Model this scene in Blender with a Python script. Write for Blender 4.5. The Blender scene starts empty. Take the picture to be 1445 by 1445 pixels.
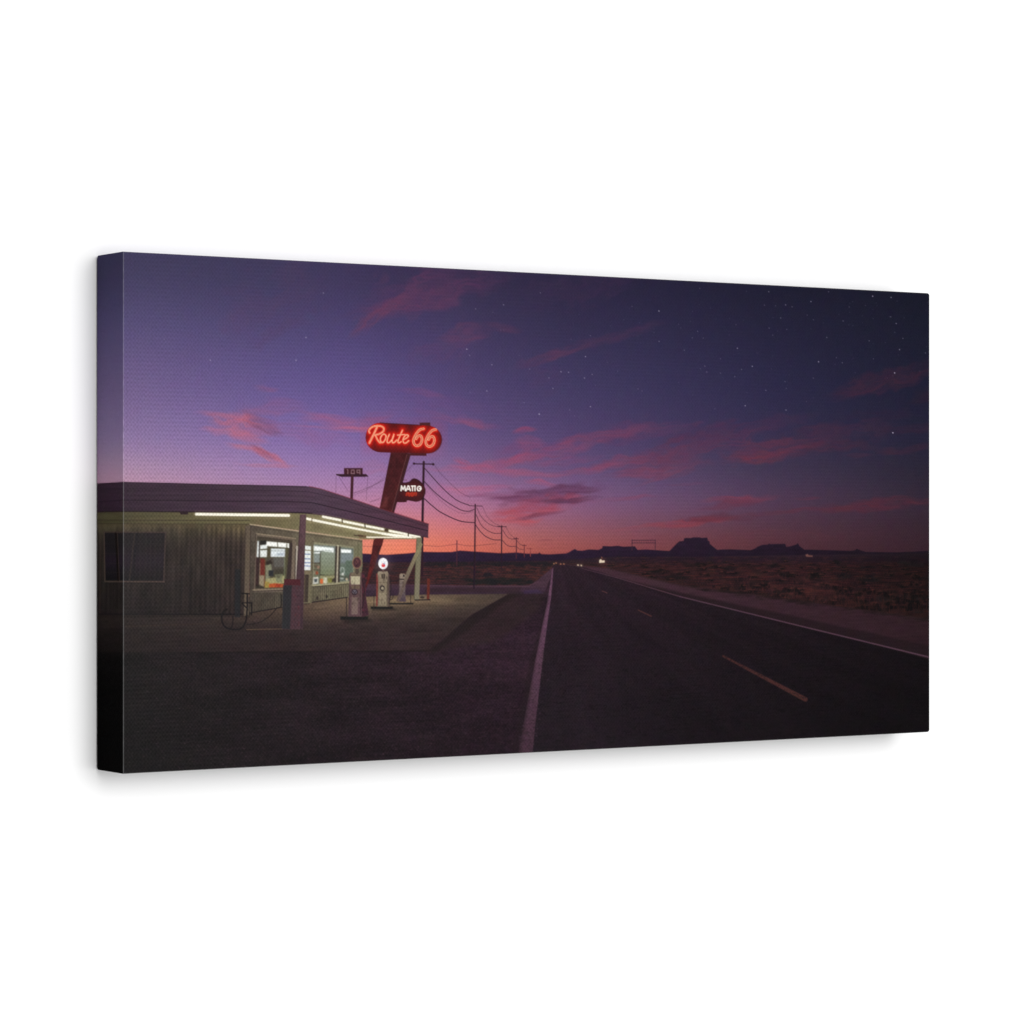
import bpy, math, random
import numpy as np

# ------------------------------------------------------------------ sizes (metres)
W, H, D = 0.6096, 0.3005, 0.0347         # stretched canvas: width, height, depth off the wall
KL = 1.25                                # light level on the front face (white paper = KL)
rng = np.random.default_rng(7)
random.seed(3)

# ------------------------------------------------------------------ the printed picture
# The motif is painted into a pigment sheet (an array), then carried by the
# canvas mesh as a colour attribute.  Sheet units: the print is the quad QF, its
# left wrap the quad QL.
S = 2.0
X0, Y0, X1, Y1 = 132, 348, 1318, 1100
NX, NY = int((X1 - X0) * S), int((Y1 - Y0) * S)
QF = [(174, 355), (1312.5, 414), (1312.5, 1033), (174, 1092)]    # TL TR BR BL
QL = [(137, 361), (174, 355), (174, 1092), (137, 1086)]
gx = (X0 + (np.arange(NX) + .5) / S).astype(np.float32)
gy = (Y0 + (np.arange(NY) + .5) / S).astype(np.float32)
PX, PY = np.meshgrid(gx, gy)


def blur1(a, n):
    for ax in (0, 1):
        for _ in range(n):
            a = (np.roll(a, 1, ax) + 2 * a + np.roll(a, -1, ax)) / 4
    return a


def vnoise(x, y, seed):
    r = np.random.default_rng(seed)
    T = r.random((128, 128)).astype(np.float32)
    xi, yi = np.floor(x).astype(int), np.floor(y).astype(int)
    fx, fy = x - xi, y - yi
    fx, fy = fx * fx * (3 - 2 * fx), fy * fy * (3 - 2 * fy)
    a, b = T[yi % 128, xi % 128], T[yi % 128, (xi + 1) % 128]
    c, d = T[(yi + 1) % 128, xi % 128], T[(yi + 1) % 128, (xi + 1) % 128]
    return (a * (1 - fx) + b * fx) * (1 - fy) + (c * (1 - fx) + d * fx) * fy


def fbm(x, y, seed, octv=4):
    s, amp, tot = 0, 1.0, 0
    for i in range(octv):
        s = s + amp * vnoise(x * 2 ** i + 17.3 * i, y * 2 ** i + 5.1 * i, seed + i)
        tot += amp
        amp *= .55
    return s / tot


# ---- sky gradient table (sRGB 0-255)
sx = [137, 180, 400, 550, 650, 800, 900, 1100, 1313]
sy = [355, 400, 450, 550, 620, 660, 700, 740, 765, 785]
sky = [
 [(58,52,86),(60,54,90),(62,54,90),(58,46,86),(54,44,84),(44,36,72),(38,32,66),(28,26,50),(20,21,38)],
 [(66,58,96),(70,62,102),(66,58,98),(64,52,94),(60,50,92),(50,42,80),(44,38,74),(32,30,58),(24,25,44)],
 [(80,70,116),(84,74,120),(76,66,112),(72,60,108),(70,58,106),(56,48,90),(50,44,84),(38,35,66),(27,28,50)],
 [(108,90,134),(112,92,138),(100,84,142),(94,78,138),(88,72,130),(72,62,112),(64,56,102),(46,42,80),(31,31,56)],
 [(134,112,156),(138,114,160),(128,104,164),(122,96,158),(112,88,150),(92,72,128),(80,64,114),(58,50,88),(38,35,62)],
 [(166,132,164),(168,134,166),(152,120,172),(146,112,168),(138,104,160),(112,84,140),(96,76,124),(68,56,90),(44,38,60)],
 [(188,140,160),(190,142,160),(176,132,170),(178,122,164),(166,112,156),(132,92,138),(110,80,120),(78,56,84),(48,38,54)],
 [(200,142,150),(200,142,150),(200,138,150),(214,126,128),(196,110,122),(158,92,112),(130,78,98),(88,54,70),(56,36,48)],
 [(205,140,140),(205,140,140),(215,135,130),(236,132,104),(218,114,96),(176,90,88),(146,74,80),(92,50,60),(58,34,44)],
 [(205,135,130),(205,135,130),(220,130,110),(240,128,92),(220,104,80),(168,76,70),(134,62,64),(82,42,50),(54,30,40)]]
sky = np.array(sky, dtype=np.float32)


def interp_tab(tab):
    out = np.zeros((NY, NX, 3), np.float32)
    for c in range(3):
        rows = np.stack([np.interp(gx, sx, tab[j, :, c]) for j in range(len(sy))])
        idx = np.clip(np.searchsorted(sy, gy) - 1, 0, len(sy) - 2)
        t = np.clip((gy - np.array(sy)[idx]) / (np.array(sy)[idx + 1] - np.array(sy)[idx]), 0, 1)[:, None]
        out[..., c] = rows[idx] * (1 - t) + rows[idx + 1] * t
    return out


IM = interp_tab(sky)
for _ in range(3):                                   # take the kinks out of the gradient
    k = 25
    for ax in (0, 1):
        P = np.pad(IM, [(k, k) if a == ax else (0, 0) for a in range(3)], mode='edge')
        cs = np.cumsum(P, axis=ax, dtype=np.float64)
        n = IM.shape[ax]
        hi = np.take(cs, np.arange(2 * k, 2 * k + n), axis=ax)
        lo = np.take(cs, np.arange(0, n), axis=ax)
        IM = ((hi - lo) / (2 * k)).astype(np.float32)

mx = np.clip((PX - 480) / 200, 0, 1)[..., None] * np.clip((720 - PY) / 60, 0, 1)[..., None]
mh = np.clip((PX - 640) / 120, 0, 1)[..., None] * np.clip((PY - 700) / 40, 0, 1)[..., None]
IM = IM * (1 - mx * np.array([.10, .09, .145]) - mh * np.array([.09, .05, .04]))
IM = IM * (1 - .05 * np.clip((520 - PY) / 120, 0, 1)[..., None] * np.array([1., .8, 1.2]))
lum = IM.mean(-1, keepdims=True); IM = (lum + (IM - lum) * .95).astype(np.float32)

# ---- brushes
def box(x0, y0, x1, y1, m=6):
    a = max(0, int((x0 - m - X0) * S)); b = min(NX, int((x1 + m - X0) * S) + 1)
    c = max(0, int((y0 - m - Y0) * S)); d = min(NY, int((y1 + m - Y0) * S) + 1)
    return slice(c, d), slice(a, b)


def mix(sl, cov, col):
    col = np.asarray(col, np.float32)
    IM[sl] = IM[sl] * (1 - cov[..., None]) + col * cov[..., None]


def sd_poly(x, y, pts):
    d = np.full(x.shape, 1e9, np.float32)
    s = np.ones(x.shape, np.float32)
    n = len(pts)
    for i in range(n):
        ax, ay = pts[i]; bx, by = pts[i - 1]
        ex, ey = bx - ax, by - ay
        wx, wy = x - ax, y - ay
        t = np.clip((wx * ex + wy * ey) / (ex * ex + ey * ey + 1e-9), 0, 1)
        d = np.minimum(d, (wx - ex * t) ** 2 + (wy - ey * t) ** 2)
        c1, c2, c3 = y >= ay, y < by, ex * wy > ey * wx
        flip = (c1 & c2 & c3) | (~c1 & ~c2 & ~c3)
        s = np.where(flip, -s, s)
    return s * np.sqrt(d)


def poly(pts, col, a=1., soft=1.0):
    xs = [p[0] for p in pts]; ys = [p[1] for p in pts]
    sl = box(min(xs), min(ys), max(xs), max(ys), 3 + soft * 2)
    x, y = PX[sl], PY[sl]
    if x.size == 0: return
    cov = np.clip(.5 - sd_poly(x, y, pts) / soft, 0, 1) * a
    c = col(x, y) if callable(col) else col
    mix(sl, cov, c)


def rect(x0, y0, x1, y1, col, a=1., soft=1.0):
    poly([(x0, y0), (x1, y0), (x1, y1), (x0, y1)], col, a, soft)


def spline(pts, n=10):
    if len(pts) < 3: return pts
    P = [pts[0]] + list(pts) + [pts[-1]]
    out = []
    for i in range(1, len(P) - 2):
        p0, p1, p2, p3 = [np.array(q, float) for q in P[i - 1:i + 3]]
        for k in range(n):
            t = k / n
            out.append(tuple(.5 * ((2 * p1) + (-p0 + p2) * t + (2 * p0 - 5 * p1 + 4 * p2 - p3) * t * t
                                   + (-p0 + 3 * p1 - 3 * p2 + p3) * t ** 3)))
    out.append(tuple(pts[-1]))
    return out


def line_d(pts, w0, w1, x, y):
    d = np.full(x.shape, 1e9, np.float32)
    n = len(pts) - 1
    for i in range(n):
        (ax, ay), (bx, by) = pts[i], pts[i + 1]
        ex, ey = bx - ax, by - ay
        t = np.clip(((x - ax) * ex + (y - ay) * ey) / (ex * ex + ey * ey + 1e-9), 0, 1)
        w = w0 + (w1 - w0) * (i + t) / n
        d = np.minimum(d, np.hypot(x - ax - ex * t, y - ay - ey * t) - w / 2)
    return d


def line(pts, w, col, a=1., soft=1.0, w1=None, smooth=False):
    if smooth: pts = spline(pts)
    w1 = w if w1 is None else w1
    xs = [p[0] for p in pts]; ys = [p[1] for p in pts]
    sl = box(min(xs), min(ys), max(xs), max(ys), max(w, w1) + 2 * soft + 2)
    d = line_d(pts, w, w1, PX[sl], PY[sl])
    mix(sl, np.clip(.5 - d / soft, 0, 1) * a, col)


def ell(cx, cy, rx, ry, col, a=1., soft=1.0):
    sl = box(cx - rx, cy - ry, cx + rx, cy + ry)
    q = np.hypot((PX[sl] - cx) / rx, (PY[sl] - cy) / ry)
    mix(sl, np.clip(.5 - (q - 1) * min(rx, ry) / soft, 0, 1) * a, col)


def glow(cx, cy, rx, ry, col, a, ang=0):
    sl = box(cx - 3 * rx, cy - 3 * max(ry, rx * abs(math.sin(math.radians(ang)))), cx + 3 * rx,
             cy + 3 * max(ry, rx * abs(math.sin(math.radians(ang)))))
    x, y = PX[sl] - cx, PY[sl] - cy
    c, s = math.cos(math.radians(ang)), math.sin(math.radians(ang))
    u, v = (x * c + y * s) / rx, (-x * s + y * c) / ry
    mix(sl, np.exp(-(u * u + v * v)) * a, col)


def cloud(cx, cy, L, T, ang, col, op, seed=0, edge=.0):
    m = max(L, T) * 1.9
    sl = box(cx - m, cy - m, cx + m, cy + m)
    x, y = PX[sl] - cx, PY[sl] - cy
    c, s = math.cos(math.radians(ang)), math.sin(math.radians(ang))
    u, v = x * c + y * s, -x * s + y * c
    wob = (fbm(u / 30 + 3, v / 16 + 9, 60 + seed, 3) - .5) * T * 2.0
    v = v + wob
    q = (u / L) ** 2 + (v / T) ** 2
    body = np.clip(1.3 - q, 0, 1); body = np.clip(body, 0, 1) ** 1.5
    st = fbm(u / 34 + seed * 3.1, v / 4.2 + seed * 7.7, 30 + seed, 3)
    st = .3 + .7 * np.clip((st - .2) * 1.7, 0, 1)
    mix(sl, body * st * op, col)


clouds = [
 (600,415,110,24,-12,(112,54,92),.75),(395,430,80,36,-25,(88,54,92),.45),(535,442,52,9,-36,(128,58,84),.75),
 (585,425,70,14,-10,(116,54,86),.5),(655,474,36,12,-8,(122,56,86),.75),(705,462,32,6,5,(108,52,84),.6),
 (625,490,60,16,-20,(100,58,100),.5),(655,515,40,16,-60,(98,60,104),.3),
 (785,500,60,6,-17,(114,54,82),.75),(870,474,70,7,-15,(92,48,80),.6),(770,530,30,18,-20,(90,52,92),.35),
 (820,405,80,22,-15,(72,42,78),.55),(650,393,80,20,-5,(86,46,84),.5),(330,455,16,20,70,(104,64,104),.3),
 (375,548,18,4,8,(158,84,122),.75),(388,574,45,8,3,(150,86,130),.6),(420,612,75,15,10,(150,86,138),.5),
 (330,588,50,5,7,(205,98,120),.85),(345,600,50,11,12,(212,96,112),1.0),(325,609,40,7,4,(204,102,124),.8),
 (350,617,30,6,12,(208,98,118),.8),(372,602,28,6,27,(118,64,98),.95),(362,590,30,4,22,(134,74,112),.6),
 (352,634,34,4,14,(214,104,120),.8),(378,645,32,6,30,(224,98,104),.95),(372,639,22,5,28,(140,68,98),.85),
 (378,656,42,3,3,(214,104,116),.8),(450,620,60,10,8,(160,92,142),.45),(365,582,34,4,5,(175,90,120),.6),
 (480,596,55,7,7,(178,88,126),.85),(465,588,40,4,8,(165,88,130),.7),(500,606,50,4,2,(190,96,128),.8),
 (533,586,30,8,-8,(146,76,120),.6),(470,603,50,2,3,(190,92,126),.7),
 (595,555,36,5,10,(136,72,118),.6),(640,570,70,10,5,(110,66,122),.4),(645,592,60,6,9,(156,74,112),.7),(668,600,22,4,16,(170,76,106),.6),
 (600,580,70,20,3,(116,76,136),.35),(525,660,30,8,-5,(176,96,140),.5),
 (741,608,17,4,-10,(192,62,92),.85),(748,624,22,9,15,(168,68,102),.75),(655,654,16,5,30,(190,74,104),.8),
 (690,660,50,6,4,(196,76,108),.95),(712,652,48,6,-10,(184,70,102),.9),(640,664,40,5,3,(186,84,118),.7),
 (775,640,70,9,-12,(158,66,98),.85),(735,634,40,12,-8,(128,62,108),.6),(850,615,85,8,-9,(146,62,92),.8),(905,610,80,12,-6,(112,54,90),.6),
 (745,669,55,5,4,(176,78,108),.75),(765,684,24,5,14,(190,76,104),.8),(800,650,50,5,-8,(150,66,104),.6),
 (835,662,60,5,-12,(158,66,94),.85),(880,650,50,8,-8,(136,60,90),.8),(930,655,55,14,-12,(128,54,80),.7),(905,668,50,6,-6,(140,58,84),.7),
 (985,630,95,18,-12,(106,48,76),.85),(1090,632,75,13,-8,(122,46,66),.9),(1085,645,50,7,-4,(132,46,60),.9),
 (1035,606,110,12,-9,(84,42,74),.75),(960,664,50,8,-14,(124,54,78),.6),(1180,615,85,13,-7,(84,40,62),.7),(1180,632,60,8,-6,(92,38,56),.6),
 (1250,541,78,14,-15,(84,36,54),.85),(1215,552,40,6,-8,(84,36,56),.6),(1308,556,30,8,-20,(56,28,44),.7),(1276,635,38,6,-5,(88,38,54),.7),
 (1212,643,20,3,-3,(92,42,62),.6),(935,672,44,3,-18,(128,62,88),.7),(970,683,30,2,-2,(120,58,86),.6),(1290,605,50,7,-4,(64,32,52),.6),
 (1240,585,60,9,-5,(52,32,56),.5),
 (655,694,45,6,1,(204,96,128),.75),(690,688,34,4,0,(176,82,120),.7),(600,700,60,12,0,(196,104,140),.35),
 (770,700,72,9,-5,(112,54,86),.95),(795,692,60,7,-6,(92,48,82),.95),(770,712,66,9,-6,(156,62,86),.85),(745,723,52,7,-7,(178,68,84),.9),
 (730,734,34,5,-4,(190,76,88),.9),(805,706,45,5,-2,(84,46,78),.9),(700,700,44,3,2,(124,58,92),.8),(740,702,55,3,-2,(104,50,84),.8),
 (760,728,40,3,-8,(120,54,78),.8),(745,742,13,2,0,(176,72,82),.8),
 (885,704,44,3,-5,(138,60,88),.75),(1045,704,52,5,-4,(158,52,70),.95),(1030,712,46,6,-6,(110,44,64),.85),
 (975,737,62,5,-4,(160,50,62),1.),(1018,731,60,5,-1,(88,38,56),.9),(905,743,50,3,-9,(156,64,78),.6),
 (1110,722,80,3,-5,(102,42,58),.8),(1240,713,88,7,-4,(108,36,50),.95),(1210,720,70,4,-3,(92,38,54),.7),(1140,703,20,2,-3,(104,46,66),.7),
 (770,763,11,1.5,-4,(138,62,78),.9),(1050,760,160,10,-2,(110,48,58),.25)]
for i, (cx, cy, L, T, a, c, o) in enumerate(clouds):
    g_ = sum(c) / 3; cloud(cx, cy, L * 1.08, T * 1.22, a, tuple(v * .86 + g_ * .12 for v in c), o * (.86 if 700 < cx < 830 and 685 < cy < 735 else .6), i)

# ---- stars
def zs(ox, oy, k, lst): return [(ox + a / k, oy + b / k, s) for a, b, s in lst]
stars = zs(170, 350, 3.705, [(230,478,.4),(470,587,.8),(918,587,.9),(970,468,.9),(1061,236,.7)])
stars += zs(540, 360, 3.6125, [(430,480,1),(444,511,.6),(558,559,.7),(532,693,.8),(617,254,.7),(475,275,.6),(562,292,.3),
  (603,382,.3),(805,193,.5),(750,581,.5),(849,626,.6),(869,680,.7),(910,595,.8),(949,598,.7),(1035,518,.8),(1030,627,.8),
  (1069,609,.6),(1060,773,.8),(954,790,.5),(799,811,1.1),(722,752,.4),(446,700,.3),(1060,411,.5),(1272,262,.4),(1410,440,.4),
  (1303,682,.4),(1323,693,.4),(1200,592,.3),(1310,345,.3),(697,512,.3),(980,820,.3),(617,382,.3)])
stars += zs(920, 390, 3.6125, [(37,177,.9),(597,79,.6),(683,146,.7),(716,156,.5),(632,151,.4),(575,147,.4),(812,129,.8),(902,79,.5),
  (1127,102,.9),(1221,108,.8),(1007,157,.4),(1090,149,.3),(1219,207,.5),(1247,241,.7),(1240,286,.4),(1281,317,.5),(1264,374,.8),
  (1396,391,.5),(658,213,.5),(793,198,.4),(825,222,.4),(976,228,.5),(599,264,.5),(689,271,.4),(893,312,.6),(1109,329,.5),
  (234,281,.5),(207,314,.4),(263,315,.4),(148,263,.3),(38,332,.3),(166,377,.5),(437,367,.8),(351,421,.4),(271,458,.5),(281,488,.5),
  (249,472,.3),(513,459,.8),(458,475,.5),(351,494,.4),(424,512,.4),(582,582,.6),(477,660,.8),(685,682,.7),(680,537,.4),(686,571,.4),
  (824,519,.5),(851,436,1.),(942,415,.4),(972,441,.5),(1239,493,1.1),(1230,798,1.2),(322,676,.3),(789,638,.3),(1131,421,.4),
  (245,62,.4),(483,77,.3),(430,247,.4),(617,300,.4),(137,245,.3)])
for _ in range(80):
    x = 1313 - 520 * random.random() ** 1.3
    y = 425 + 150 * random.random() ** 1.5
    stars.append((x, y, random.uniform(.1, .24)))
for x, y, s in stars:
    glow(x, y, .5 + .26 * s, .5 + .26 * s, (200, 190, 215), min(1, s * .86))

# ---- hills
hill = [(480,783),(506,781),(545,783),(560,782),(576,781),(595,778.7),(620,779.2),(638,779),(649,777),(670,778.4),(691,779.7),(708,780.8),
 (729,779.7),(743,781.3),(759,781.3),(761.6,780),(764,781.8),(775,782.3),(799,781),(804,779),(807,777),(811.6,774.8),(815,776.9),(822,777.2),
 (831,775.5),(845,776),(850,773.6),(851,770.6),(862,771),(872,770.3),(880,771.5),(896,771),(900,776),(912,775.5),(930,776.7),(945,777.7),
 (950,772.5),(956,766.5),(959,764),(965,763.4),(965.8,760),(968,759.2),(975,759.4),(978,758.4),(988,758.4),(990,759.2),(998.5,758.8),(999.3,763),(1001.5,764),(1002,767.5),(1006,771),(1012.5,776),(1020,775.5),(1031,775.3),
 (1060,776.5),(1066,774),(1070,771.4),(1076,769),(1084,768.5),(1085.5,767),(1087,768),(1108.5,767.6),(1110,772),(1116,771),(1121,769.5),(1124,768.5),
 (1126.5,766.8),(1129,771),(1135.4,775.8),(1170,776.5),(1200,777.5),(1206,777),(1209.7,774.5),(1214,776.5),(1222.5,779),(1267,779.6),
 (1290,778.5),(1320,777),(1320,1110),(480,1110)]
def hillcol(x, y):
    t = np.clip((x - 520) / 780, 0, 1)[..., None]
    a = np.array([47, 30, 56.]) * (1 - t) + np.array([27, 18, 28.]) * t
    n = fbm(x / 9, y / 3, 91, 3)[..., None] - .5
    f = np.clip((y - 775) / 20, 0, 1)[..., None]
    return a * (1 + .25 * n) * (1 - .15 * f)
poly(hill, hillcol, 1, 1.3)
for i in range(len(hill) - 3):                       # thin red rim where the dusk light catches the ridge
    if hill[i][0] < 800: line([hill[i], hill[i + 1]], .8, (120, 48, 56), .35)

# ---- desert floor
VPX, VPY = 789, 795
def lerpc(t, a, b): return np.array(a, np.float32) * (1 - t) + np.array(b, np.float32) * t
def desert(x, y):
    t = np.clip((x - 600) / 700, 0, 1)[..., None]
    dep = np.clip((y - 786) / 80, .02, 1)
    sc = 3 + 22 * dep
    n = fbm(x / (sc * 1.6), y / (sc * .38) + 4, 41, 4)[..., None]
    n2 = fbm(x / 5, y / 2.5, 47, 3)[..., None]
    base = lerpc(t, (52, 32, 36), (47, 28, 31))
    warm = lerpc(t, (84, 42, 40), (80, 42, 39))
    dark = lerpc(t, (36, 30, 32), (32, 24, 26))
    k = np.clip((n - .5) * 3.4, -1, 1)
    c = base + (warm - base) * np.clip(k, 0, 1) * .9 + (dark - base) * np.clip(-k, 0, 1)
    c = c * (1 + .32 * (n2 - .5))
    near = np.clip((y - 790) / 8, 0, 1)[..., None]
    c = lerpc(1 - near, (0, 0, 0), (38, 29, 34)) * 0 + c * near + np.array([42, 28, 38.]) * (1 - near)
    fade = 1 - .38 * np.clip((x - 1130) / 190, 0, 1)[..., None]
    return c * fade
poly([(480,793.5),(640,793),(700,792),(780,791),(860,786),(1000,785.5),(1150,783),(1320,780.5),(1320,1110),(480,1110)], desert, 1, 2.0)
# dark scrub strip under the left hills and tufts right of the road
rs = random.Random(11)
for _ in range(260):
    x = rs.uniform(600, 785); y = 793.5 + rs.random() * 5
    ell(x, y, rs.uniform(1.5, 4), rs.uniform(.7, 1.7), (32, 27, 32), .6, 1.4)
for _ in range(150):
    y = 797 + 22 * rs.random(); x = rs.uniform(610, 784 - (y - 797) * 1.1)
    ell(x, y, rs.uniform(1, 4.5), rs.uniform(.6, 1.6), rs.choice([(34,28,30),(88,46,42),(78,42,42),(30,26,28)]), .5, 1.5)
for _ in range(640):
    d = rs.random() ** 1.6
    y = 786 + 86 * d
    xmin = 800 + (y - 795) * 3.9 + 40
    x = rs.uniform(max(830, xmin - 40), 1318)
    sz = 1.2 + 9 * d
    dark = rs.random() < .48
    c = rs.choice([(30,24,27),(36,28,28),(26,22,25)]) if dark else rs.choice([(88,50,44),(78,44,40),(98,58,50),(70,42,42)])
    f = 1 - .38 * min(1, max(0, (x - 1130) / 190))
    ell(x, y, sz * rs.uniform(.7, 2.), sz * rs.uniform(.22, .5), [v * f for v in c], .42 if dark else .3, 1.8 + sz * .35)
for x, y, a, b in [(1151,812,13,5),(1190,813,11,5),(1110,812,8,4),(1093,798,6,3),(1180,794,7,3),(1228,817,18,7),(1262,846,24,8),(1300,850,22,12),
                   (1100,835,12,4),(1146,851,10,2.5),(990,797,10,4),(1028,802,9,3),(1290,795,16,5),(1225,800,10,4),(930,806,12,2),(955,815,16,2.5)]:
    for k in range(16):
        ell(x + rs.gauss(0, a * .55), y + rs.gauss(0, b * .45), a * rs.uniform(.15, .45), b * rs.uniform(.2, .5),
            rs.choice([(28,24,25),(34,27,28),(22,18,21)]), .6, 2)
for _ in range(120):                                  # sagebrush clumps
    d = rs.random() ** 1.2; y = 792 + 66 * d; x = rs.uniform(max(860, 800 + (y - 795) * 4.6 + 30), 1316); w_ = 3 + 13 * d; f = 1 - .36 * min(1, max(0, (x - 1130) / 190))
    for k in range(9): ell(x + rs.gauss(0, w_ * .5), y + rs.gauss(0, w_ * .13), w_ * rs.uniform(.12, .35), w_ * rs.uniform(.08, .2), [v * f for v in rs.choice([(24,19,21),(28,22,23),(20,16,19)])], .62, 1.5)
    for k in range(5): ell(x + rs.gauss(0, w_ * .4), y - w_ * .22 + rs.gauss(0, w_ * .06), w_ * rs.uniform(.08, .2), w_ * .07, [v * f for v in (92, 52, 46)], .4, 1.5)
for _ in range(900):                                  # dry grass blades
    d = rs.random() ** .7; y = 806 + 60 * d; x = rs.uniform(max(960, 800 + (y - 795) * 5.2), 1316)
    h = 2 + 8 * d; f = 1 - .42 * min(1, max(0, (x - 1130) / 190))
    line([(x, y), (x + rs.uniform(-2, 2), y - h)], .7, [v * f for v in rs.choice([(94,52,46),(84,46,40),(38,26,26),(68,38,36)])], .38)
for _ in range(60):
    x = rs.uniform(658, 752); y = rs.uniform(817, 825)
    ell(x, y, rs.uniform(3, 8), rs.uniform(1, 2.4), (27, 27, 29), .5, 1.8)
poly([(682,811),(684,808.5),(692,808),(695,810.5),(697,813),(682,813.5)], (30, 26, 32), .9)

# ---- side road behind the forecourt
def road2(x, y):
    n = fbm(x / 8, y / 2, 51, 3)[..., None]
    t = np.clip((y - 826) / 13, 0, 1)[..., None]
    return lerpc(t, (68, 46, 58), (52, 36, 50)) * (.86 + .28 * n)
poly([(510,824),(600,825),(660,826.5),(748,826),(760,818),(774,806),(784,798),(781,812),(772,840),(700,842),(510,844)], road2, 1, 1.5)
line([(600,826.5),(745,827.5),(757,822)], 1.3, (82, 56, 66), .7)
poly([(740,834),(758,832),(766,836),(760,840),(736,840)], (58, 42, 72), .6, 3)
rect(600,829,735,836, (46, 31, 36), .6, 3)

dm = (np.clip((PX - 850) / 60, 0, 1) * np.clip((PY - 784) / 4, 0, 1))[..., None]
IM = IM * (1 - dm * np.array([.10, .16, .12])).astype(np.float32)

# ---- gravel verge and shoulder
def gravel(x, y):
    a = fbm(x / 3.2, y / 1.9, 55, 3)[..., None]; b = fbm(x / 60, y / 16, 57, 3)[..., None]
    t = np.clip((x - 150) / 560, 0, 1)[..., None]
    v = np.clip((y - 900) / 180, 0, 1)[..., None]
    c = lerpc(t, (31, 26, 26), (52, 33, 45))
    c = c * (1 - .22 * v) + 0
    c = c * (1 - np.clip(.35 - t, 0, 1) * v * .9)
    return c * (.34 + .52 * b + .5 * a)
poly([(130,842),(600,842),(700,838),(768,838),(781,805),(779,860),(752,1070),(750,1110),(130,1110)], gravel, 1, 1.5)
poly([(716,838),(768,838),(760,862),(700,905),(604,921),(640,890)], (48, 35, 35), .55, 8)
poly([(718,838),(700,846),(665,868),(630,898),(606,918),(612,922),(660,890),(712,850),(738,838)], (33, 25, 26), .75, 6)
for _ in range(5200):
    d = rs.random(); y = 845 + 240 * d; x = rs.uniform(178, 770 - d * 30)
    if y < 925 and x < 612 + (925 - y) * 1.35: continue
    c = rs.choice([(92,68,80),(72,54,62),(14,11,13),(18,14,17)])
    ell(x, y, .5 + d * .9 * rs.random(), .35 + d * .5 * rs.random(), c, .3, 1)

# ---- concrete forecourt
def pad(x, y):
    n = fbm(x / 40, y / 5, 61, 4)[..., None]; n2 = fbm(x / 2.5, y / 1.5, 64, 2)[..., None]
    lit = (np.exp(-(((x - 560) / 140) ** 2 + ((y - 846) / 15) ** 2)) + .6 * np.exp(-(((x - 560) / 95) ** 2 + ((y - 847) / 7) ** 2)))[..., None]
    lit2 = np.exp(-(((x - 440) / 130) ** 2 + ((y - 862) / 16) ** 2))[..., None]
    t = np.clip((y - 860) / 60, 0, 1)[..., None]
    l = np.clip((x - 170) / 300, 0, 1)[..., None]
    c = lerpc(t, lerpc(l, (44, 36, 34), (56, 45, 44)), lerpc(l, (36, 28, 28), (48, 34, 37)))
    c = c + lit * np.array([44, 38, 24.]) + lit2 * np.array([30, 24, 15.])
    st = fbm(x / 26 + 5, y / 7, 164, 3)[..., None]
    return c * (.78 + .22 * n + .18 * n2) * (1 - .1 * np.clip((st - .56) * 5, 0, 1))
poly([(130,866),(352,866),(400,857),(490,843),(600,839),(718,838),(665,868),(630,898),(604,918),(400,919.5),(130,921)], pad, 1, 1.4)
line([(138,921.5),(400,920),(604,918.5)], 2, (26, 20, 20), .6, 2)
line([(348,888.5),(398,887.5)], 1.2, (106, 84, 64), .7); line([(398,887.5),(470,889)], 1, (80, 64, 52), .3)
line([(300,880),(178,884)], 1.5, (66, 52, 42), .4, 2)

# ---- the highway
def asphalt(x, y):
    n = fbm(x / 2.2, y / 1.6, 71, 3)[..., None]; b = fbm((x - VPX) / (y - 780) * 6 + 20, y / 60, 73, 3)[..., None]
    t = np.clip((x - 740) / 570, 0, 1)[..., None]
    d = np.clip((y - 796) / 200, 0, 1)[..., None]
    c = lerpc(t, (33, 24, 31), (15, 11, 14)) + (1 - d) * np.array([11, 5, 8.]) * (1 - .5 * t)
    cr_ = np.clip(1 - np.abs(fbm(x / 30, y / 8, 171, 4)[..., None] - .5) * 42, 0, 1)
    return c * (.68 + .36 * n + .3 * b) * (1 - .3 * cr_ * d)
poly([(780,798),(800,796.5),(823,800),(900,820),(980,846),(1113,880),(1318,930),(1318,1110),(745,1110),(752,1063),(770,860)], asphalt, 1, 1.2)
def sh(x, y):
    n = fbm(x / 14, y / 3, 77, 3)[..., None]; t = np.clip((x - 850) / 460, 0, 1)[..., None]
    return lerpc(t, (66, 42, 52), (44, 27, 33)) * (.88 + .2 * n)
poly([(796,796.5),(860,802),(960,825.5),(1062,838.5),(1150,851),(1313,874),(1318,875),(1318,932),(1250,913),(1113,879),(960,841.5),(880,817),(822,800)], sh, 1, 1.6)
poly([(880,818),(960,836),(1113,868),(1250,898),(1318,912),(1318,931),(1113,881),(960,843)], (30, 20, 24), .7, 4)
line([(862,803),(960,826),(1062,839),(1150,851),(1318,875)], 2, (40, 26, 26), .6, 3)
for _ in range(90):
    x = rs.uniform(980, 1316); y = 827 + (x - 965) * .138 + rs.gauss(0, 1.4)
    ell(x, y, rs.uniform(2, 7), rs.uniform(.6, 1.5), (30, 21, 22), .5, 2)
line([(821,802),(870,815),(960,842)], .7, (86, 58, 70), .75, 1, 1.6)
line([(960,842),(1113.6,879.5),(1318,929)], 1.6, (86, 60, 74), .85, 1, 2.0)
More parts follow.
